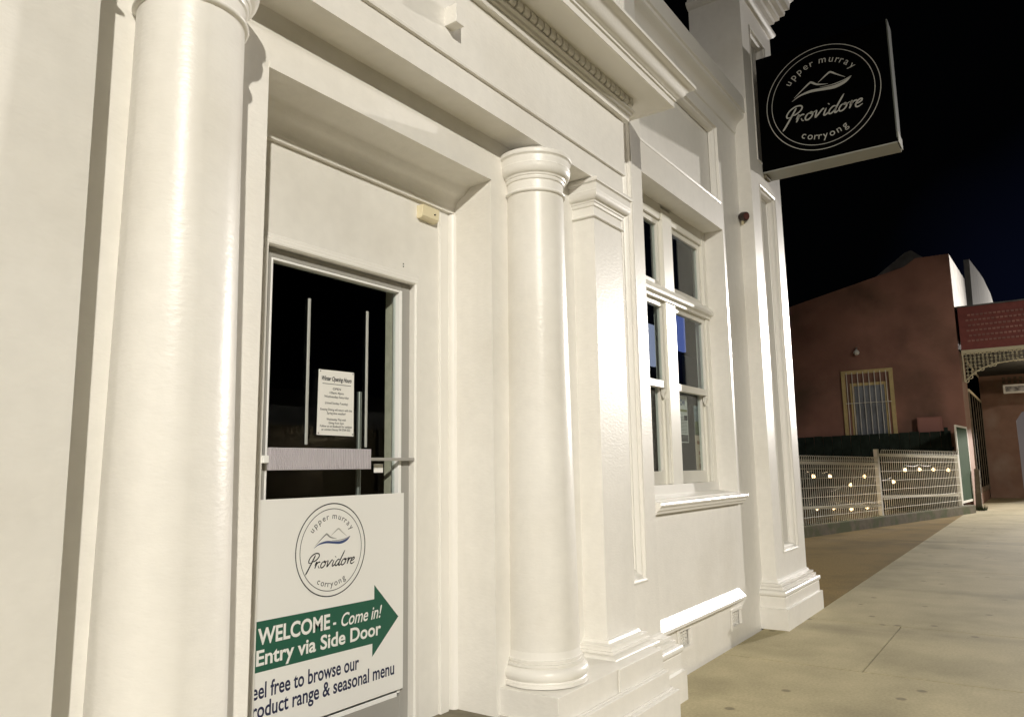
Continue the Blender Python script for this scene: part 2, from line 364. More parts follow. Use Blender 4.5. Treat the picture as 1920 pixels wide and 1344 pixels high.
p1.box(4.0, 4.60, YF, 2.24, 0, .785); p1.box(4.60, 4.78, YF, 2.24, 0, 6.2); p1.box(4.0, 4.60, YF + d1, 2.24, .785, 6.2); p1.box(4.0, 4.78, 2.24, 2.80, 0, 6.2)
pier1 = p1.build('pier', PAINT, wb)
panel_mould(3.9, 4.60, .785, 5.6, YF, d1, pier1)
MB().sweep([(4.0, YF), (4.78, YF), (4.78, 2.40)], PIER_PROF).build('pier_base', PAINT, pier1, 35)
p2 = MB(); d2 = .08; X0, X1 = 7.43, 8.53
px0, px1 = 7.72, 8.26
for z0, z1 in ((0, .66), (4.42, 4.70), (6.22, 7.6)): p2.box(px0, px1, YF, 2.30, z0, z1)
p2.box(X0, px0, YF, 2.30, 0, 7.6); p2.box(px1, X1, YF, 2.30, 0, 7.6)
for z0, z1 in ((.66, 4.42), (4.70, 6.22)): p2.box(px0, px1, YF + d2, 2.30, z0, z1)
p2.box(X0, X1, 2.30, 2.733, 0, 7.6)
pier2 = p2.build('pier', PAINT, wb)
pier2['label'] = 'tall corner pier carrying the hanging sign'
panel_mould(px0, px1, .66, 4.42, YF, d2, pier2); panel_mould(px0, px1, 4.70, 6.22, YF, d2, pier2)
MB().sweep([(X0, 2.733), (X0, YF), (X1, YF), (X1, 2.733)], PIER_PROF).build('pier_base', PAINT, pier2, 35)
CC = [(.0, 6.46), (.035, 6.48)] + [(.03 + .03 * cos(radians(a)), 6.52 + .03 * sin(radians(a))) for a in range(-60, 75, 30)] + [(.012, 6.555), (.012, 6.64), (.05, 6.66), (.06, 6.70), (.10, 6.715), (.105, 6.76), (.15, 6.78), (.16, 6.82), (.15, 6.85), (.20, 6.87), (.21, 6.95), (.25, 7.0), (.28, 7.1), (.3, 7.12), (.3, 7.2), (0, 7.3)]
MB().sweep([(X0, 2.74), (X0, YF), (X1, YF), (X1, 2.74)], CC).build('pier_cornice', PAINT, pier2, 30)
# bay wall round the window
YB = 2.307; WX0, WX1, WZ0, WZ1 = 5.02, 6.88, 1.27, 3.735
bw = MB()
bw.box(4.78, WX0, YB, 2.60, WZ0, 4.0); bw.box(WX1, 7.43, YB, 2.60, WZ0, 4.0)
for xa, xb, v0, v1, q0, q1 in ((4.78, 6.0, 5.385, 5.63, .165, .315), (6.0, 7.43, 6.53, 6.79, .125, .275)):
    bw.box(xa, xb, YB, 2.80, -.1, q0); bw.box(xa, xb, YB, 2.80, q1, WZ0); bw.box(xa, v0, YB, 2.80, q0, q1); bw.box(v1, xb, YB, 2.80, q0, q1); bw.box(v0, v1, YB + .07, 2.80, q0, q1)
bw.box(WX0, WX1, YB, 2.80, WZ1, 4.0)
bw.box(4.78, 4.98, YB, 2.45, 4.0, 4.77); bw.box(6.86, 7.43, YB, 2.45, 4.0, 4.77); bw.box(4.98, 6.86, YB + .075, 2.45, 4.0, 4.77); bw.box(4.78, 7.43, YB, 2.45, 4.77, 5.28)
bay = bw.build('bay_wall', PAINT, wb)
bb = MB(); prof = [(-.01, -.003), (.006, -.007), (.014, .016), (.03, .02), (.05, .045), (.056, .068), (.0, .09)]
bb.sweep([(4.98, 4.77), (6.86, 4.77), (6.86, 4.0), (4.98, 4.0)], prof, .012, True, lambda a, c, h: (a, YB + h, c)); bb.build('panel_moulding', TRIM, bay)
cp = [(0, 4.90), (.012, 4.91)] + [(.10 - .088 * cos(radians(a)), 4.92 + .13 * sin(radians(a))) for a in (20, 40, 60, 80)] + [(.105, 5.07), (.105, 5.10), (.12, 5.11), (.12, 5.27), (.0, 5.29)]
MB().sweep([(4.70, YB), (7.44, YB)], cp).build('parapet_coping', TRIM, wb, 30)
# plinth weathering with its cut end, vents
lg = MB(); lg.prism([(YB + .01, .44), (YB - .004, .44), (YB - .055, .372), (YB - .055, .352), (YB - .035, .335), (YB + .01, .335)], 'x', 4.95, 6.74)
for v in range(len(lg.v)):
    x, y, z = lg.v[v]
    if x > 6: lg.v[v] = (x + (YB - y) * .75 - (.03 if z < .34 else 0), y, z)
lg.build('plinth_ledge', PAINT, bay)
def vent(x0, x1, z0, z1):
    b = MB(); y = YB - .006
    a0, a1, c0, c1 = x0 - .012, x1 + .012, z0 - .012, z1 + .012
    b.box(a0, a1, y, YB + .02, c0, z0 + .014); b.box(a0, a1, y, YB + .02, z1 - .014, c1); b.box(a0, x0 + .014, y, YB + .02, z0 + .014, z1 - .014); b.box(x1 - .014, a1, y, YB + .02, z0 + .014, z1 - .014)
    for i in range(1, 5):
        xx = x0 + .02 + (x1 - x0 - .04) * i / 5; b.box(xx - .009, xx + .009, YB + .028, YB + .05, z0 + .014, z1 - .014)
    for i in range(1, 4):
        zz = z0 + .02 + (z1 - z0 - .04) * i / 4; b.box(x0 + .014, x1 - .014, YB + .030, YB + .05, zz - .008, zz + .008)
    v = b.build('wall_vent', TRIM, bay)
vent(5.385, 5.63, .165, .315); vent(6.53, 6.79, .125, .275)
# upper part of the building and its inside shell
sh = MB(); sh.box(-6, 8.5, 9.0, 9.2, 0, 5.2); sh.box(-6.2, -6, 2.17, 9.2, 0, 6.2); sh.box(8.3, 8.5, 2.733, 9.0, 0, 5.2); sh.box(-6, 8.3, 2.80, 9.0, 5.0, 5.2)
sh.build('rear_walls', PAINT, wb)
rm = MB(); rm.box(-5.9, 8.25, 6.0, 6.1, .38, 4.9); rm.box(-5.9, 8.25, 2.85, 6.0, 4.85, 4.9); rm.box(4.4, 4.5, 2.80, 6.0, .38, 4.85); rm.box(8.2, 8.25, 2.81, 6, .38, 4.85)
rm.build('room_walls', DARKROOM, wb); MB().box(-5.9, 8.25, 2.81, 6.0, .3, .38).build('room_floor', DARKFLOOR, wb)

# ---------------- columns
YC = 2.077
def col_base_prof(k): return [(.20 * k, .50), (.213 * k, .505), (.213 * k, .522), (.206 * k, .524)] + [(.19 * k + .026 * cos(radians(a)), .556 + .03 * sin(radians(a))) for a in range(-60, 80, 15)] + [(.189 * k, .588), (.189 * k, .592), (.196 * k, .593), (.196 * k, .605), (.183 * k, .606), (.183 * k, .611), (.188 * k, .612), (.188 * k, .622), (.181 * k, .623), (.176 * k, .655)]
def shaft_prof(k):
    pts = [(.40, .176), (.65, .1755), (1.0, .1725), (1.4, .168), (1.8, .163), (2.2, .158), (2.6, .1535), (2.95, .151)]
    return [(r * k, z) for z, r in pts]
CAP = [(.151, 2.900), (.158, 2.902)] + [(.154 + .010 * cos(radians(a)), 2.911 + .009 * sin(radians(a))) for a in range(-80, 85, 20)] + [(.152, 2.922), (.152, 2.966), (.158, 2.970), (.161, 2.978), (.161, 2.986), (.165, 2.988), (.168, 2.997)] + [(.166 + .026 * sin(radians(a)), 3.042 - .044 * cos(radians(a))) for a in range(10, 91, 10)] + [(.193, 3.046), (.190, 3.050), (.190, 3.085), (.193, 3.09), (.199, 3.094), (.201, 3.102), (.199, 3.115), (.190, 3.122)]
def column(cx, k):
    c = MB().lathe(shaft_prof(k), cx, YC, 96).build('column', PAINT, wb, 30)
    MB().lathe(col_base_prof(k), cx, YC, 96).build('column_base', TRIM, c, 30)
    MB().lathe([(r * k, z) for r, z in CAP + [(.07, 3.123), (.07, 3.19)]], cx, YC, 96).build('capital', TRIM, c, 30)
column(1.238, 1.045); column(3.214, 1.0)
# ---------------- pilasters
YP = 1.95; KS = 1.04
PCAP = [(r - .151, z) for r, z in CAP if True]; PCAP = [(o * 1.15, z) for o, z in PCAP]
PBASE = [(.098, .50), (.098, .507), (.076, .508)] + [(.070 + .030 * cos(radians(a)), .529 + .022 * sin(radians(a))) for a in range(-60, 85, 20)] + [(.058, .552), (.058, .556), (.064, .557), (.064, .569), (.046, .570), (.046, .584), (.050, .585), (.050, .592), (.020, .600), (.012, .612), (0, .616)]
def pilaster(x0, x1):
    p = MB().box(x0, x1, YP, YF + .01, .42, 3.10).build('pilaster', PAINT, wb)
    path = [(x0, YF + .01), (x0, YP), (x1, YP), (x1, YF + .01)]
    MB().sweep(path, PCAP).build('capital', TRIM, p, 30); MB().sweep(path, PBASE).build('pilaster_base', TRIM, p, 30)
pilaster(.56, .90); pilaster(3.63, 3.97)
# ---------------- pedestals
KS = 1
def pedestal(xa, xb, xs, mirror=False):
    b = MB()
    b.box(xa, xb, 1.852, YF + .01, .385, .50)
    b.box(xa - .005, xb + .025, 1.822, YF + .01, .285, .38); b.box(xa - .01, xb + .02, 1.84, YF + .01, .38, .385); b.box(xa - .01, xb + .06, 1.815, YF + .01, .27, .285)
    b.box(xa - .012, xb + .085, 1.79, YF + .01, 0, .27)
    o = b.build('pedestal', PAINT, wb, bevel=.004)
    if not mirror: MB().box(xs, xb + .002, 1.846, 1.86, .384, .499).build('pedestal_facing', PAINT, o, bevel=.004)
    else: MB().box(xa - .002, xs, 1.846, 1.86, .384, .499).build('pedestal_facing', PAINT, o, bevel=.004)
pedestal(2.975, 4.08, 3.555); pedestal(.40, 1.47, .98, True)
# ---------------- entablature (its drawn sizes are enlarged 4 per cent about the eye point height)
KS = 1.04
YE = 1.93; EX0, EX1 = .47, 3.975
ent = MB(); path = [(EX0, YF + .02), (EX0, YE), (EX1, YE), (EX1, YF + .02)]
EP = [(0, 3.12), (0, 3.247), (.014, 3.250), (.016, 3.262), (.012, 3.268), (.012, 3.60)]
ent.sweep(path, EP, .235)
ent_o = ent.build('entablature', PAINT, wb)
CO = [(.012, 3.598), (.040, 3.602), (.042, 3.635), (.052, 3.640), (.054, 3.655), (.060, 3.658), (.068, 3.664), (.068, 3.672), (.05, 3.674), (.05, 3.728), (.235, 3.728), (.25, 3.716), (.252, 3.716), (.252, 3.752), (.262, 3.756), (.262, 3.772), (.275, 3.776)] + [(.275 + .07 * t, 3.78 + .06 * (t - .14 * sin(2 * pi * t))) for t in (.15, .3, .45, .6, .75, .9)] + [(.35, 3.842), (.36, 3.846), (.36, 3.866), (0.1, 3.90)]
MB().sweep(path, CO, .235).build('cornice', TRIM, ent_o, 25)
dn = MB(); x = EX0 + .0
while x < EX1 + .03:
    dn.prism([(YE - .045, 3.727), (YE - .080, 3.727), (YE - .083, 3.694), (YE - .078, 3.685), (YE - .068, 3.679), (YE - .045, 3.677)], 'x', x, x + .046); x += .060
dn.build('dentil_course', TRIM, ent_o)
MB().box(2.29, 2.345, 1.855, 1.925, 3.375, 3.46).build('frieze_bracket', TRIM, ent_o, bevel=.003)
MB().box(EX0, EX1, YE + .03, YF + .01, 3.9, 4.3).build('blocking_course', PAINT, ent_o)
# ---------------- entrance recess
KS = 1
YD = 2.43
rc = MB(); rc.prism([(1.595, .36), (1.80, .36), (1.80, 2.395), (2.65, 2.395), (2.65, .36), (2.953, .36), (2.953, 2.96), (1.595, 2.96)], 'y', YD, 2.495)
rec = rc.build('door_surround', PAINT, wb)
MB().prism([(2.165, 2.9568), (2.30, 2.946), (2.318, 2.934), (2.335, 2.914), (2.36, 2.904), (2.385, 2.888), (2.398, 2.864), (2.406, 2.848), (2.410, 2.826), (2.44, 2.826), (2.44, 2.98), (2.165, 2.98)], 'x', 1.599, 2.951).build('soffit_moulding', PAINT, rec, 40)
for zz in (2.470, 2.483): MB().tube([(2.588, 2.431, zz), (2.588, 2.4285, zz)], .0035, 8).build('screw_hole', INK, rec)
MB().box(2.845, 2.905, 2.416, 2.44, .37, 2.813).build('corner_fillet', TRIM, rec, bevel=.004)
MB().prism([(2.951, 2.432), (2.925, 2.432), (2.928, 2.412), (2.938, 2.402), (2.951, 2.398)], 'z', .37, 2.82).build('corner_bead', TRIM, rec, 50)
AP = [(.0, -.002), (-.002, -.022), (.006, -.030), (.016, -.030), (.022, -.024), (.036, -.022), (.044, -.012), (.060, -.010), (.066, -.001)]
ar = MB(); ar.sweep([(1.80, .37), (1.80, 2.388), (2.646, 2.388), (2.646, .37)][::-1], [(o * .82, z) for o, z in AP], .0, False, lambda a, c, h: (a, YD + h, c)); ar.build('architrave', TRIM, rec, 30)
MB().box(1.40, 2.975, 1.78, 2.60, 0, .375).build('entrance_step', STEP, wb, bevel=.01)
# ---------------- door
dr = MB(); y0, y1 = 2.442, 2.485
dr.box(1.802, 1.842, y0, y1, .385, 2.39); dr.box(2.592, 2.648, y0, y1, .385, 2.392); dr.box(1.842, 2.592, y0, y1, 2.352, 2.392); dr.box(1.842, 2.592, y0, y1, .385, .515)
door = dr.build('door', ALU, wb, bevel=.003); door['label'] = 'single glass door in a grey aluminium frame'
gb = MB(); gb.box(2.574, 2.5915, 2.438, 2.482, .53, 2.3515); gb.box(1.8425, 1.850, 2.440, 2.482, .53, 2.3515); gb.box(1.850, 2.574, 2.440, 2.482, 2.341, 2.3515); gb.box(1.852, 2.574, 2.440, 2.482, .5155, .535)
gb.build('glazing_bead', ALUL, door, bevel=.002)
MB().box(1.845, 2.58, 2.463, 2.469, .52, 2.35).build('pane', GLASS, door)
for x, zt, zb in ((2.052, 2.222, 1.612), (2.385, 2.222, 1.606)):
    MB().box(x - .007, x + .007, 2.457, 2.4628, zb, zt).build('handle', CORD, door, bevel=.003)
MB().box(1.79, 2.645, 2.405, 2.422, 1.546, 1.560).build('push_bar', ALU, door, bevel=.002)
pp = MB(); pp.box(1.822, 2.352, 2.392, 2.404, 1.510, 1.596)
n = 56
for i in range(n): xx = 1.824 + (.526) * (i + .5) / n; pp.box(xx - .0026, xx + .0026, 2.3885, 2.392, 1.512, 1.594)
pp.build('push_plate', RIB, door)
MB().box(1.795, 1.822, 2.39, 2.442, 1.537, 1.566).build('bar_bracket', ALUL, door, bevel=.003)
MB().box(2.437, 2.494, 2.458, 2.462, 1.494, 1.534).build('lock_plate', ALUL, door, bevel=.003)
MB().tube([(2.41, 2.53, 1.86), (2.41, 2.53, .8)], .012, 10).build('inner_handle', STEEL, door, 40)
MB().box(1.797, 1.812, 2.42, 2.445, 1.20, 1.26).build('hinge', BRASS, door)
iw = MB(); iw.box(2.600, 2.95, 2.496, 2.556, .4, 2.6); iw.build('inner_reveal', mat('rough_plaster', (.62, .57, .46), .8, .2, bump=1.0, bscale=30, var=.12, vscale=20), rec)
MB().box(2.68, 2.808, 2.396, 2.428, 2.735, 2.802).build('x', CREAMP)
bpy.data.objects.remove(bpy.data.objects['x'])
# ---------------- sash window
wn = MB(); YW = 2.49
def bx(b, x0, x1, z0, z1, ya, yb=2.60): b.box(x0, x1, ya, yb, z0, z1)
ML, MR, LA, RB = 5.855, 6.055, 5.10, 6.80
bx(wn, WX0, LA, WZ0, WZ1, YW); bx(wn, RB, WX1, WZ0, WZ1, YW); bx(wn, ML, MR, 1.36, 3.70, YW - .005); bx(wn, LA, ML, 3.60, WZ1, YW + .006); bx(wn, MR, RB, 3.60, WZ1, YW + .006)
win = wn.build('window', FRAMEP, wb, bevel=.003); win['label'] = 'tall twin sash window with a deep sill'
tr = MB(); tr.prism([(YW + .05, 2.878), (YW - .015, 2.878), (YW - .018, 2.898), (YW - .045, 2.913), (YW - .05, 2.935), (YW - .045, 2.948), (YW + .0, 3.003), (YW + .05, 3.003)], 'x', WX0 + .0, WX1 - .001); tr.build('transom', FRAMEP, win, bevel=.002)
sl = MB(); sl.prism([(2.60, 1.36), (YW - .012, 1.36), (YW - .015, 1.288), (YB + .01, 1.262), (2.236, 1.245), (2.232, 1.235), (2.236, 1.222), (2.25, 1.212), (2.255, 1.195), (2.268, 1.186), (2.275, 1.168), (2.31, 1.165), (2.60, 1.165)], 'x', WX0, WX1); 
sill = sl.build('sill', TRIM, win, 20)
s2 = MB(); s2.prism([(YB + .02, 1.263), (2.236, 1.2455), (2.2315, 1.235), (2.2355, 1.222), (2.2495, 1.212), (2.2545, 1.195), (2.2675, 1.186), (2.2745, 1.168), (2.31, 1.1645), (YB + .02, 1.1645)], 'x', 5.09, 6.955)
for i, (x, y, z) in enumerate(s2.v):
    if x > 6.5: s2.v[i] = (x - max(0, (y - 2.232)) * .35 * (1 if z < 1.24 else 0), y, z)
s2.build('sill_moulding', TRIM, win, 20)
def sash(x0, x1, z0, z1, y, horn=False):
    b = MB(); t = .048
    b.box(x0, x0 + t, y, y + .045, z0, z1); b.box(x1 - t, x1, y, y + .045, z0, z1); b.box(x0 + t, x1 - t, y, y + .045, z1 - t, z1)
    zb = {False: .105, True: .06, None: .05}[horn]
    b.box(x0 + t, x1 - t, y, y + .045, z0, z0 + zb)
    if horn:
        for xx in (x0 + .002, x1 - t + .002): b.prism([(y + .002, z0), (y + .04, z0), (y + .04, z0 - .05), (y + .022, z0 - .085), (y + .014, z0 - .05), (y + .002, z0 - .03)], 'x', xx, xx + t - .004)
    o = b.build('sash', FRAMEP, win, bevel=.003)
    MB().box(x0 + t - .004, x1 - t + .004, y + .02, y + .025, z0 + zb - .004, z1 - t + .004).build('pane', WGLASS, o)
for a, b_ in ((LA, ML), (MR, RB)):
    sash(a, b_, 3.003, 3.60, YW + .03, None); sash(a, b_, 2.145, 2.878, YW + .016, True); sash(a, b_, 1.361, 2.20, YW + .063)
    for x0, x1 in ((a - .0, a + .018), (b_ - .018, b_)):
        MB().box(x0, x1, YW + .008, YW + .03, 1.362, 2.06).build('staff_bead', FRAMEP, win, bevel=.003)
# things inside the window
db = tag(MB().box(7.20, 8.15, 3.0, 3.03, .5, 2.66).build('display_board', BOARD), 'grey display board standing inside the window behind the posters', 'board')
MB().box(7.21, 7.33, 2.965, 2.99, 2.2, 2.675).build('navy_panel', NAVY, db)
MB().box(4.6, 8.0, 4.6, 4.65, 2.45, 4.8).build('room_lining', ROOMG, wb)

# ================================================================== THINGS FIXED TO THE BUILDING
# alarm sensor
s = empty('door_sensor', (2.745, 2.42, 2.735)); tag(s, 'small cream plastic sensor box fixed above the glass door', 'sensor')
b = MB(); b.prism([(2.393, 2.748), (2.388, 2.803), (2.431, 2.803), (2.431, 2.736), (2.405, 2.736)], 'x', 2.682, 2.808); b.build('housing', CREAMP, s, bevel=.004)
MB().tube([(2.772, 2.392, 2.77), (2.772, 2.386, 2.77)], .004, 8).build('indicator', INK, s)
# small dark round fitting on the corner pier
s = empty('wall_fitting', (7.43, 2.27, 4.0)); tag(s, 'small dark round fitting projecting from the corner pier below the hanging sign', 'camera')
MB().tube([(7.43, 2.275, 3.94), (7.405, 2.275, 3.94), (7.39, 2.265, 3.96)], .014, 10).build('bracket', CREAMP, s, 40)
MB().tube([(7.40, 2.29, 4.0), (7.39, 2.26, 4.0), (7.37, 2.225, 3.99)], [.038, .048, .044], 16).build('body', BRASS, s, 40)
MB().tube([(7.372, 2.228, 3.99), (7.366, 2.216, 3.988)], .034, 16).build('lens', LENS, s, 40)
# poster on the door
YPO = 2.418
def onposter(d): return lambda u, v: (u, YPO - d, v)
po = MB(); po.box(1.74, 2.588, YPO, YPO + .004, .552, 1.401)
pst = tag(po.build('poster', POSTER), 'large white poster with green arrow covering the bottom of the glass door', 'poster')
LX, LZ, LR = 2.163, 1.188, .184
place('logo_ring', [ring2d(LX, LZ, LR, .0045), ring2d(LX, LZ, LR - .021, .0028)], onposter(.0006), INK, pst)
logo_words(LX, LZ, LR, .0, onposter(.0006), INK, pst)
bk, fr_, wv, th = mountains(.098, LX + .003, LZ + .041, .069)
place('logo_mountain', bk, onposter(.0006), PALEINK, pst); place('logo_mountain', fr_, onposter(.0009), GREYINK, pst)
place('logo_wave', wv, onposter(.0006), BLUEINK, pst); place('logo_wave_line', th, onposter(.0009), GREYINK, pst)
AR = [(1.76, .962), (2.406, .957), (2.406, 1.016), (2.556, .862), (2.398, .722), (2.398, .775), (1.76, .783)]
place('arrow', [(AR, [tuple(range(7))[::-1]])], onposter(.0006), GREEN, pst)
for t, x0, x1, z0, h, sh_, bo in (('WELCOME', 1.816, 2.160, .879, .080, 0, .028), ('-', 2.176, 2.192, .878, .07, 0, .02), ('Come in!', 2.220, 2.452, .876, .074, .28, .012), ('Entry via Side Door', 1.812, 2.448, .806, .076, 0, .024)):
    place('arrow_lettering', [fit(text2d(t, 1, shear=sh_, bold=bo), x0, x1, z0, h)], onposter(.0013), POSTER, pst)
place('lettering', [fit(text2d('Feel free to browse our', 1, bold=.018), 1.775, 2.322, .690, .078)], onposter(.0006), NAVY, pst)
place('lettering', [fit(text2d('product range & seasonal menu', 1, bold=.018), 1.772, 2.532, .624, .078)], onposter(.0006), NAVY, pst)
# opening-hours notice
YN = 2.452
def onnotice(d): return lambda u, v: (u, YN - d, v)
nt_ = MB(); 
nt_.add([(2.104, YN, 1.928), (2.302, YN, 1.931), (2.304, YN, 1.652), (2.100, YN, 1.654), (2.104, YN + .002, 1.928), (2.302, YN + .002, 1.931), (2.304, YN + .002, 1.652), (2.100, YN + .002, 1.654)], [(0, 1, 2, 3), (7, 6, 5, 4), (0, 4, 5, 1), (1, 5, 6, 2), (2, 6, 7, 3), (3, 7, 4, 0)])
ntc = tag(nt_.build('notice', PAPER), 'white opening hours notice stuck on the door glass between two handles', 'notice')
NC = 2.204
lines = [('OPEN', .045, 1.846, 0), ('10am-4pm', .078, 1.829, 0), ('Wednesday-Saturday', .138, 1.812, 0), ('(closed Sunday-Tuesday)', .128, 1.785, 0), ('Evening Dining will return with the', .176, 1.757, 0), ('Spring time weather!', .104, 1.742, 0), ('Wednesday Thai with', .108, 1.716, 0), ('Giving from 5pm', .085, 1.701, 0), ('Follow us on facebook for updates', .176, 1.687, 0), ('or contact Stacey 04 0764 022', .16, 1.673, 0)]
for t, w, z, _ in lines: place('lettering', [fit(text2d(t, 1, bold=.012), NC - w / 2, NC + w / 2, z, .0135)], onnotice(.0006), INK, ntc)
place('heading', [fit(text2d('Winter Opening Hours', 1, shear=.35, bold=.03), NC - .084, NC + .084, 1.884, .026)], onnotice(.0006), INK, ntc)
place('rule', [([(NC - .08, 1.869), (NC + .08, 1.869), (NC + .08, 1.8712), (NC - .08, 1.8712)], [(0, 1, 2, 3)])], onnotice(.0006), INK, ntc)
for u, v in ((2.111, 1.921), (2.295, 1.924), (2.297, 1.660), (2.107, 1.661)): MB().tube([(u, YN - .0005, v), (u, YN - .003, v)], .003, 8).build('pin', GREYINK, ntc)
# hanging sign
SX = 7.866; SC0 = 1.522; SZ = 5.258
hs = empty('hanging_sign', (8.0, 2.17, 5.24)); tag(hs, 'square black hanging sign with white ringed mountain logo above the footpath', 'sign')
MB().box(SX, 8.10, .872, 2.168, 4.602, 5.888).build('sign_box', BLACK, hs, bevel=.004)
MB().box(SX + .004, 8.15, .868, 2.168, 4.588, 4.6015).build('bottom_tray', mat('grey_white_metal', (.36, .36, .33), .6, .3), hs)
MB().box(SX + .002, 8.10, .860, .8715, 4.64, 5.886).build('end_cap', mat('grey_metal', (.12, .13, .115), .6, .3), hs)
MB().box(SX + .006, 8.12, .852, .8595, 4.59, 4.70).build('corner_bracket', mat('pale_metal', (.6, .6, .56), .5, .4), hs)
MB().box(7.90, 8.06, 2.14, 2.172, 4.55, 4.60).build('wall_bracket', STEP, hs)
def onsign(d): return lambda u, v: (SX - d, SC0 - u, SZ + v)
place('logo_ring', [ring2d(0, 0, .558, .0075), ring2d(0, 0, .505, .0065)], onsign(.0008), WHITEV, hs)
logo_words(0, 0, .558, .0, onsign(.0008), WHITEV, hs)
bk, fr_, wv, th = mountains(.30, .005, .125, .21)
place('logo_mountain', bk + fr_, onsign(.0008), WHITEV, hs); place('logo_wave', wv + th, onsign(.0012), WHITEV, hs)
# posters in the window, on the display board side of the glass
def winposter(name, x0, x1, z0, z1, y, base, rows, label):
    o = tag(MB().box(x0, x1, y, y + .003, z0, z1).build(name, base), label, 'poster')
    for nm, m, r in rows:
        b = MB()
        for (a, b0, c, d) in r: b.add([(x0 + (x1 - x0) * a, y - .0008, z0 + (z1 - z0) * c), (x0 + (x1 - x0) * b0, y - .0008, z0 + (z1 - z0) * c), (x0 + (x1 - x0) * b0, y - .0008, z0 + (z1 - z0) * d), (x0 + (x1 - x0) * a, y - .0008, z0 + (z1 - z0) * d)], [(0, 1, 2, 3)])
        b.build(nm, m, o, recalc=False)
    return o
YG = 2.603
wpo = winposter('window_poster', 6.286, 6.508, 1.711, 2.129, YG, PAPER, [('headline_band', mat('olive_print', (.30, .32, .12), .5), [(.0, .95, .66, .71)]), ('picture', INK, [(.0, .95, .02, .17)]), ('picture', INK, [(.62, .95, .48, .58)]), ('small_print', GREYINK, [(.05, .9, .2 + .03 * i, .212 + .03 * i) for i in range(12)])], 'white event poster with blue headline taped inside the lower right sash')
place('lettering', [fit(text2d('NOW', 1, bold=.04), 6.295, 6.46, 2.043, .074)], lambda u, v: (u, YG - .001, v), BLUEINK, wpo)
winposter('window_poster', 6.668, 6.866, 1.795, 2.058, YG, mat('lake_photo', (.22, .27, .30), .5, var=.35, vscale=14), [('grass_band', mat('grass_print', (.10, .13, .05), .5, var=.3, vscale=30), [(0, 1, .0, .45)])], 'landscape photo print behind the window glass above a tan flyer')
winposter('window_poster', 6.666, 6.905, 1.461, 1.785, YG, mat('tan_paper', (.62, .50, .38), .6, var=.06), [('sketch', mat('rust_print', (.28, .12, .06), .6), [(.3, .6, .08, .2), (.35, .55, .25, .4), (.3, .65, .45, .55), (.15, .85, .75, .84)])], 'tan flyer with rust coloured sketch in the bottom of the window')
sc_ = tag(MB().box(6.95, 7.42, 2.95, 2.98, 2.68, 3.2).build('glow_panel', SCREEN), 'added blue glowing panel seen through the upper right sash', 'glowing panel')  # glowing panel added for the blue tone behind the glass
sc2 = tag(MB().box(6.35, 6.66, 2.95, 2.98, 2.45, 2.85).build('glow_panel', GLOWW), 'added pale glowing panel seen through the narrow left sash', 'glowing panel')  # second glowing panel added for the pale tone in the left sash

# ================================================================== NEIGHBOURING RED SHOP
BX = 28.5
rb = empty('red_shop', (BX, 2, 0)); tag(rb, 'old red rendered shop with lattice verandah beyond the wire fence', 'building')
YS = 1.95
MB().prism([(YS, 0), (YS, 8.42), (2.95, 8.44), (3.3, 8.2), (13, 6.0), (13, 0)], 'x', BX, BX + .3).build('side_wall', BRICK, rb)
fw = MB(); fw.box(BX + .3, 37.3, YS, YS + .3, 0, 5.6); fw.box(BX + .3, 37.3, YS, YS + .3, 5.6, 6.6)
fw.box(37.3, 47, YS, YS + .3, 3.9, 6.6) if False else None
fw.build('front_wall', PINK, rb)
MB().box(37.3, 60, 1.96, 2.25, 4.9, 6.6).build('upper_front', PINK, rb)
MB().prism([(BX + .02, 6.6), (35.2, 6.6), (35.2, 8.9), (BX + .02, 8.40)], 'y', YS - .01, YS + .28).build('parapet', mat('stained_grey_wall', (.36, .34, .30), .8, .2, var=.25, vscale=2), rb)
rf = MB()
for i in range(30):
    y = 2.3 + i * .06
rf.prism([(2.4, 8.3), (3.15, 9.0), (3.35, 8.95), (4.6, 8.05)], 'x', BX + 1.0, BX + 5); 
for i in range(14): rf.box(BX + .98, BX + 1.0, 2.5 + i * .14, 2.53 + i * .14, 8.0, 8.05)
rf.build('roof', IRON, rb)
# verandah: lattice end, cream rail, fretwork
VY0 = -2.0
v = MB(); 
MB().box(BX, BX + .05, VY0, 1.86, 5.13, 6.55).build('verandah_end', MAROON, rb)
FM = mat('faded_maroon', (.36, .17, .14), .6, var=.3, vscale=3)
for r in range(6):
    lat = MB(); z = 5.42 + r * .17
    for i in range(30):
        y = 1.62 - i * .12 - (r % 2) * .06
        lat.box(BX - .03, BX - .001, y - .042, y + .042, z - .03, z + .03)
    lat.build('lattice_row', FM, rb)
MB().box(BX - .03, BX + .06, VY0, 1.87, 5.02, 5.13).build('verandah_rail', CREAMW, rb)
MB().box(BX, 44, VY0, 1.94, 6.56, 6.6).build('verandah_roof', IRON, rb); MB().box(BX + .06, 44, VY0, VY0 + .05, 5.1, 6.55).build('verandah_fascia', MAROON, rb)
MB().box(BX + .06, 44, VY0 + .06, 1.94, 5.14, 5.17).build('verandah_ceiling', DARKROOM, rb)
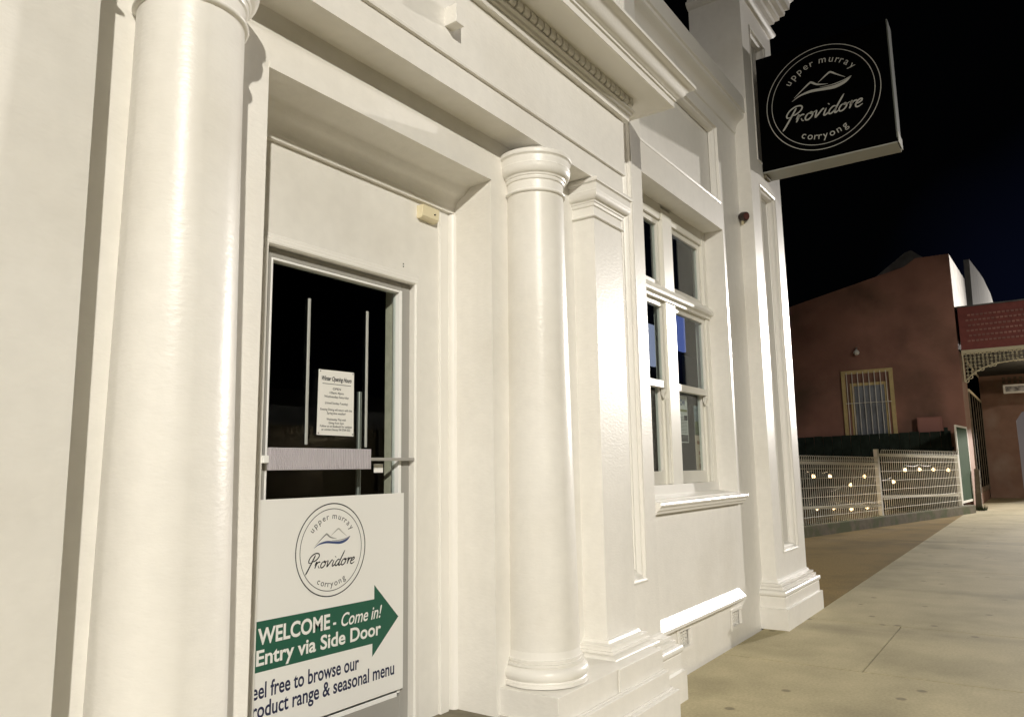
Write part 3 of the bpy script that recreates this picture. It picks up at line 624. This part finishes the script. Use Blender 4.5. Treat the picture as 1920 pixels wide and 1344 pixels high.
# cast-iron lace: rings and bars, deeper at the wall
fz = MB()
def ringx(y, z, r, t=.014):
    n = 10; vs = []; fs = []
    for k in range(n):
        a = 2 * pi * k / n
        for rr in (r - t, r + t):
            for xx in (BX - .005, BX + .02): vs.append((xx, y + rr * cos(a), z + rr * sin(a)))
    for k in range(n):
        a = 4 * k; b = 4 * ((k + 1) % n)
        fs += [(a, b, b + 2, a + 2), (a + 1, a + 3, b + 3, b + 1), (a, a + 1, b + 1, b), (a + 2, b + 2, b + 3, a + 3)]
    fz.add(vs, fs)
def depth(y): 
    t = (1.85 - y); return .28 + .62 * math.exp(-t * 2.1)
y = 1.80
while y > VY0 + .1:
    D = depth(y); z = 5.0; k = 0
    while z > 5.02 - D:
        ringx(y, z - .06, .055 + .012 * ((k + int(y * 20)) % 2)); z -= .115; k += 1
    y -= .115
pts = [(BX, 1.84 - .1 * i, 5.02 - depth(1.84 - .1 * i) - .03) for i in range(38)]
fz.tube(pts, .02, 6); fz.tube([(BX, 1.85, 5.02), (BX, 1.85, 4.1)], .025, 6)
fz.build('fretwork', CREAMW, rb)
# shopfront windows and doors under the verandah
for z in (3.95, 5.0): MB().box(30.8, 37.2, YS - .05, YS - .001, z, z + .1).build('shopfront_rail', CREAMW, rb)
for i in range(6): xx = 30.8 + i * 1.27; MB().box(xx, xx + .09, YS - .049, YS - .001, .4, 3.949).build('shopfront_mullion', TIMBER, rb); MB().box(30.9, 37.1, YS - .03, YS - .002, .6, 5.0).build('shopfront_glass', mat('dark_shop_glass', (.02, .025, .04), .08, .6), rb)
MB().box(38.2, 52, YS - .1, YS + .1, .1, 4.5).build('timber_front', TIMBER, rb)
lamp('verandah_or_added_light', 'POINT', (33.0, -.6, 3.9), 90, (1, .8, .6), .1)
# barred side window
wf = MB(); wy0, wy1, wz0, wz1 = 3.95, 5.60, 2.42, 4.75
for a in ((wy0, wy0 + .12, wz0, wz1), (wy1 - .12, wy1, wz0, wz1), (wy0 + .12, wy1 - .12, wz1 - .12, wz1)): wf.box(BX - .06, BX + .01, a[0], a[1], a[2], a[3])
swd = wf.build('side_window', YELLOWP, rb)
MB().box(BX - .02, BX - .002, 4.07, 5.48, 2.42, 4.63).build('window_infill', BRICK, swd)
fr2 = MB(); fr2.box(BX - .045, BX - .015, 4.15, 4.24, 2.42, 4.3); fr2.box(BX - .045, BX - .015, 5.22, 5.34, 2.42, 4.3); fr2.box(BX - .045, BX - .015, 4.24, 5.22, 4.2, 4.3); fr2.build('inner_frame', YELLOWP, swd)
MB().box(BX - .03, BX - .021, 4.24, 5.22, 2.42, 4.2).build('pane', BLIND if False else mat('dim_curtain', (.20, .22, .25), .6, var=.4, vscale=1.5), swd)
for i in range(8):
    y = 4.16 + i * .18; MB().tube([(BX - .085, y, 2.35), (BX - .085, y, 4.68)], .012, 6).build('bar', FENCEW, swd)
MB().tube([(BX - .085, 4.05, 3.6), (BX - .085, 5.5, 3.6)], .012, 6).build('cross_bar', FENCEW, swd)
# lamp on side wall, meter box
wl = empty('wall_lamp', (BX, 5.02, 5.4)); tag(wl, 'small unlit bulb lamp high on the red side wall', 'lamp')
MB().tube([(BX, 5.02, 5.55), (BX - .1, 5.02, 5.52), (BX - .12, 5.02, 5.45)], .03, 8).build('arm', STEEL, wl, 40)
MB().lathe([(.02, 5.27), (.08, 5.31), (.1, 5.37), (.07, 5.43), (.04, 5.46)], BX - .12, 5.02, 14).build('bulb', WHITEW, wl, 40)
mb_ = empty('meter_box', (BX - .1, 2.95, 2.5)); tag(mb_, 'pinkish metal meter box on the red wall above the dark fence', 'meter box')
MB().box(BX - .22, BX, 2.60, 3.32, 2.35, 3.0).build('box_body', mat('pinkish_metal', (.33, .15, .12), .6), mb_, bevel=.01)
MB().box(BX - .225, BX - .22, 2.66, 3.26, 2.40, 2.95).build('box_door', mat('pinkish_door', (.36, .17, .14), .6), mb_)
# the next shop's curved parapet
nx = MB(); pr_ = [(38.5, 6.0), (66, 6.0), (66, 12.2)]
top = [(39.2 + (66 - 39.2) * i / 12, 10.85 + 2.0 * sin(pi * i / 24)) for i in range(12, -1, -1)]
GAB = [(38.3, 6.6), (64.5, 6.6), (64.6, 13.05), (61.3, 13.13), (56.3, 12.7), (52.7, 12.43), (48.1, 11.87), (43.3, 11.22), (39.7, 10.74)]
nx = MB(); nx.prism(GAB, 'y', 1.92, 2.15)
nsh = empty('gabled_shop', (39, 2, 0)); tag(nsh, 'shop with curved white corrugated parapet rising past the verandah roof', 'building')
nx.build('parapet', WHITEW, nsh); MB().box(60.1, 70, 1.98, 8, 0, 6.5).build('wall', PINK, nsh)
se = MB(); se.prism([(-2.0, 0), (-.6, 0), (-.6, 3.2), (-.4, 3.55), (.1, 3.7), (.55, 3.55), (.78, 3.2), (.78, 0), (1.96, 0), (1.96, 5.2), (-2.0, 5.2)], 'x', 38.0, 38.25)
es = empty('verandah_end_wall', (38, 0, 0)); tag(es, 'pink wall with arched opening closing the far end of the verandah', 'wall')
se.build('wall', PINK, es)
for i in range(5):
    for j in range(3): MB().box(37.97, 38.0, 1.0 - i * .2, 1.12 - i * .2, 4.62 + j * .16, 4.72 + j * .16).build('vent_block', TIMBER, es)
MB().box(44, 44.2, -2, 1.9, .1, 3.9).build('x', GLOWW); bpy.data.objects.remove(bpy.data.objects['x'])
MB().box(52, 52.2, -2.5, 1.9, 0, 4.5).build('glow_front', mat('lit_shop_front', (.5, .45, .42), .6, emis=(.9, .78, .75), estr=.10), nsh)
ub = empty('verandah_sign', (36, 1, 4.2)); tag(ub, 'pale hanging signboard under the verandah of the red shop', 'sign')
MB().box(36, 36.1, -.9, 1.05, 4.2, 4.55).build('board', WHITEW, ub); MB().box(35.99, 36.0, -.8, .98, 4.27, 4.48).build('panel', mat('grey_lettering', (.3, .3, .3), .6, var=.8, vscale=6), ub)

# ================================================================== WIRE FENCE, YARD
FA = Vector((26.1, 2.12)); FB = Vector((16.0, 4.513)); FD = (FB - FA); FL = FD.length; FD.normalize(); FN = Vector((FD.y, -FD.x))
if FN.y > 0 or True: FN = Vector((-FD.y, FD.x)) if Vector((-FD.y, FD.x)).y < 0 else Vector((FD.y, -FD.x))
def fp(s, n=0): q = FA + FD * s + FN * n; return q
SM = (Vector((20.7, 3.4)) - FA).length
fe = empty('wire_fence', (FA.x, FA.y, 0)); tag(fe, 'white steel mesh fence on a mossy concrete kerb beside the driveway', 'fence')
def obox(b, s0, s1, n0, n1, z0, z1):
    c = [fp(s0, n0), fp(s1, n0), fp(s1, n1), fp(s0, n1)]
    b.add([(p.x, p.y, z0) for p in c] + [(p.x, p.y, z1) for p in c], [(0, 3, 2, 1), (4, 5, 6, 7), (0, 1, 5, 4), (1, 2, 6, 5), (2, 3, 7, 6), (3, 0, 4, 7)])
k = MB(); obox(k, -.75, FL, -.16, .16, -.06, .235); k.build('kerb', MOSS, fe, bevel=.02)
for s0, z1 in ((0, 1.72), (SM, 1.86)):
    p = MB(); obox(p, s0 - .05, s0 + .05, -.05, .05, .2355, z1); p.build('post', FENCEW, fe, bevel=.006)
def fence_panel(s0, s1, zt0, zt1, zr0, zr1, zb0, zb1):
    def L(a, b, s): return a + (b - a) * (s - s0) / (s1 - s0)
    for (a, b_) in ((zr0, zr1), (zb0, zb1)):
        r = MB(); q = [fp(s0, .03), fp(s1, .03), fp(s1, -.02), fp(s0, -.02)]
        r.add([(q[0].x, q[0].y, a - .03), (q[1].x, q[1].y, b_ - .03), (q[2].x, q[2].y, b_ - .03), (q[3].x, q[3].y, a - .03), (q[0].x, q[0].y, a + .035), (q[1].x, q[1].y, b_ + .035), (q[2].x, q[2].y, b_ + .035), (q[3].x, q[3].y, a + .035)], [(0, 3, 2, 1), (4, 5, 6, 7), (0, 1, 5, 4), (1, 2, 6, 5), (2, 3, 7, 6), (3, 0, 4, 7)])
        r.build('rail', FENCEW, fe)
    m = MB(); n = int((s1 - s0) / (.125 if s0 < 1 else .095))
    for i in range(1, n):
        s = s0 + (s1 - s0) * i / n; zt = L(zt0, zt1, s); a = fp(s, .045)
        pts = [(a.x, a.y, .24), (a.x, a.y, zt - .07)]
        for an in (45, 90, 140):
            q = fp(s, .045 + .035 - .035 * cos(radians(an))); pts.append((q.x, q.y, zt - .06 + .05 * sin(radians(an))))
        m.tube(pts, .009, 5)
    for hz in (.10, .24, .38, .52, .66, .80, .93):
        a = fp(s0, .06); b = fp(s1, .06)
        m.tube([(a.x, a.y, .24 + (zt0 - .24) * hz), (b.x, b.y, .24 + (zt1 - .24) * hz)], .007, 5)
    m.build('mesh_panel', FENCEW, fe)
fence_panel(.05, SM - .05, 1.83, 1.86, 1.655, 1.715, .55, .69)
fence_panel(SM + .05, FL, 1.67, 1.72, 1.49, 1.56, .475, .62)
# dark board fence behind it
bf = empty('board_fence', (27.6, 2.4, 0)); tag(bf, 'tall dark green paling fence in front of the red wall', 'fence')
pl = MB(); y = 2.35; random.seed(9)
while y < 11.0:
    h = 2.50 + .03 * random.random() - .012 * (y - 2.4)
    x = 27.9 + random.random() * .012; pl.box(x, x + .025, y, y + .29, .02, h); y += .30
pl.build('palings', DKFENCE, bf)
MB().box(27.94, 27.99, 2.3, 11, 1.9, 2.0).build('rail', DKFENCE, bf)
MB().box(27.80, 27.89, 2.42, 2.52, 0, 2.62).build('post', DKFENCE, bf)
# green gate, timber stump
gt = empty('steel_gate', (26.6, 2.0, 0)); tag(gt, 'narrow green sheet gate in a white frame at the fence end', 'gate')
gq = [(26.15, 2.08), (28.2, 1.93)]
def gbox(b, t0, t1, z0, z1, d):
    dx, dy = gq[1][0] - gq[0][0], gq[1][1] - gq[0][1]; l = math.hypot(dx, dy); nx_, ny_ = dy / l * d, -dx / l * d
    c = [(gq[0][0] + dx * t0 - nx_, gq[0][1] + dy * t0 - ny_), (gq[0][0] + dx * t1 - nx_, gq[0][1] + dy * t1 - ny_), (gq[0][0] + dx * t1 + nx_, gq[0][1] + dy * t1 + ny_), (gq[0][0] + dx * t0 + nx_, gq[0][1] + dy * t0 + ny_)]
    b.add([(*p, z0) for p in c] + [(*p, z1) for p in c], [(0, 3, 2, 1), (4, 5, 6, 7), (0, 1, 5, 4), (1, 2, 6, 5), (2, 3, 7, 6), (3, 0, 4, 7)])
f_ = MB(); gbox(f_, .0, .045, .30, 2.62, .02); gbox(f_, .95, 1.0, .30, 2.62, .02); gbox(f_, .045, .95, 2.56, 2.62, .02); gbox(f_, .045, .95, .30, .37, .02); f_.build('frame', FENCEW, gt)
f_ = MB(); gbox(f_, .045, .95, .37, 2.56, .01); f_.build('sheet', GATEG, gt)
st = MB(); st.add([(28.28, 1.72, 0), (28.45, 1.72, 0), (28.45, 1.90, 0), (28.28, 1.90, 0), (28.28, 1.70, 1.28), (28.45, 1.70, 1.22), (28.45, 1.83, 1.25), (28.28, 1.84, 1.3)], [(0, 3, 2, 1), (4, 5, 6, 7), (0, 1, 5, 4), (1, 2, 6, 5), (2, 3, 7, 6), (3, 0, 4, 7)])
tag(st.build('timber_post', TIMBER, None, bevel=.01), 'short weathered timber post at the corner of the red shop', 'post')
wd = MB(); random.seed(3)
for i in range(70):
    x = 28.0 + random.random() * .5; y = 1.62 + random.random() * .25; h = .06 + random.random() * .16; a = random.random() * 6.3
    wd.add([(x, y, 0), (x + .03 * cos(a), y + .03 * sin(a), 0), (x + .08 * cos(a + 1), y + .08 * sin(a + 1), h)], [(0, 1, 2)])
tag(wd.build('weed_tuft', LEAF, recalc=False), 'small weed tuft growing at the foot of the timber post', 'weed')
# festoon lights in the yard behind the mesh fence
CAMP = Vector((0, 0, 1.5))
def at(y_off, px, py):
    d = Vector([CR[i][0] * (px - 960) + CR[i][1] * (py - 672) + CR[i][2] * 1411.72486 for i in range(3)])
    n = Vector((FN.x, FN.y, 0)); A = Vector((FA.x, FA.y, 0)) - n * y_off; t = n.dot(A - CAMP) / n.dot(d); return CAMP + d * t
def festoon(pix, label, y_off, r, sag=.12):
    P = [at(y_off, *p) for p in pix]; root = empty('string_lights', tuple(P[0])); tag(root, label, 'string lights', 'festoon bulbs strung behind the wire fence')
    pts = []; ext = [P[0] + (P[0] - P[-1]).normalized() * 1.2] + P + [P[-1] + (P[-1] - P[0]).normalized() * .8]
    for i in range(len(ext) - 1):
        for k in range(6):
            t = k / 6; q = ext[i].lerp(ext[i + 1], t); pts.append((q.x, q.y, q.z + .14 - sag * 4 * t * (1 - t) * .4))
    MB().tube(pts, .008, 5).build('cable', WIRE, root)
    for p in P:
        bb_ = MB().lathe([(.012, p.z - r), (r * .8, p.z - r * .7), (r, p.z), (r * .75, p.z + r * .7), (.02, p.z + r * 1.2)], p.x, p.y, 12).build('bulb', BULB, root, 60)
        MB().tube([(p.x, p.y, p.z + r * 1.15), (p.x, p.y, p.z + .15)], .022, 8).build('socket', WIRE, bb_)
        lamp('bulb_light', 'POINT', (p.x, p.y, p.z - .0), 12, (1, .72, .42), .05)
festoon([(1525, 893), (1556, 893)], 'pair of warm festoon bulbs nearest the white corner pier', .7, .042)
festoon([(1595, 909), (1621, 893)], 'two warm festoon bulbs just left of the middle fence post', .7, .042)
festoon([(1675, 903), (1697, 881), (1724, 880), (1750, 880), (1778, 881)], 'string of five warm festoon bulbs behind the right fence panel', .3, .046)
festoon([(1532, 953), (1563, 952), (1596, 954), (1626, 951)], 'low row of four warm festoon bulbs at the bottom fence rail', .3, .042)

# ================================================================== ACROSS THE ROAD (seen in the door glass)
op = empty('opposite_shop', (18, -18, 0)); tag(op, 'dim verandah shop across the road, mirrored in the door glass', 'building')
MB().box(2, 44, -22, -18, 0, 4.6).build('wall', mat('dim_wall', (.25, .22, .18), .8, var=.2), op); MB().box(2, 44, -18, -14.6, 3.35, 3.45).build('verandah_roof', IRON, op)
MB().box(2, 44, -14.6, -14.5, 3.0, 3.6).build('fascia', mat('pale_fascia', (.5, .5, .46), .7, var=.4, vscale=1.2), op)
for i in range(8): MB().tube([(4 + i * 5.2, -14.7, 0), (4 + i * 5.2, -14.7, 3.0)], .09, 8).build('verandah_post', mat('dim_post', (.4, .38, .33), .7), op)
for i in range(5):
    w = MB().box(6 + i * 7, 10.5 + i * 7, -17.99, -17.93, .6, 2.7).build('shop_window', mat('dim_shop_window', (.12, .11, .08), .3, emis=(.8, .6, .3), estr=.05), op)
random.seed(6)
for i in range(9): MB().lathe([(.01, 0), (.035, .03), (.035, .06), (.01, .09)], 22.2 + i * .28, -14.4, 8).build('fairy_light', BULB, op); 
for i, o in enumerate([o for o in op.children if o.name.startswith('fairy_light')]): o.location.z += 2.62 + .5 * random.random()
lamp('verandah_or_added_light', 'POINT', (20, -16.0, 3.22), 300, (1, .85, .62), .1)  # lamp added behind the fascia to brighten the mirrored shop
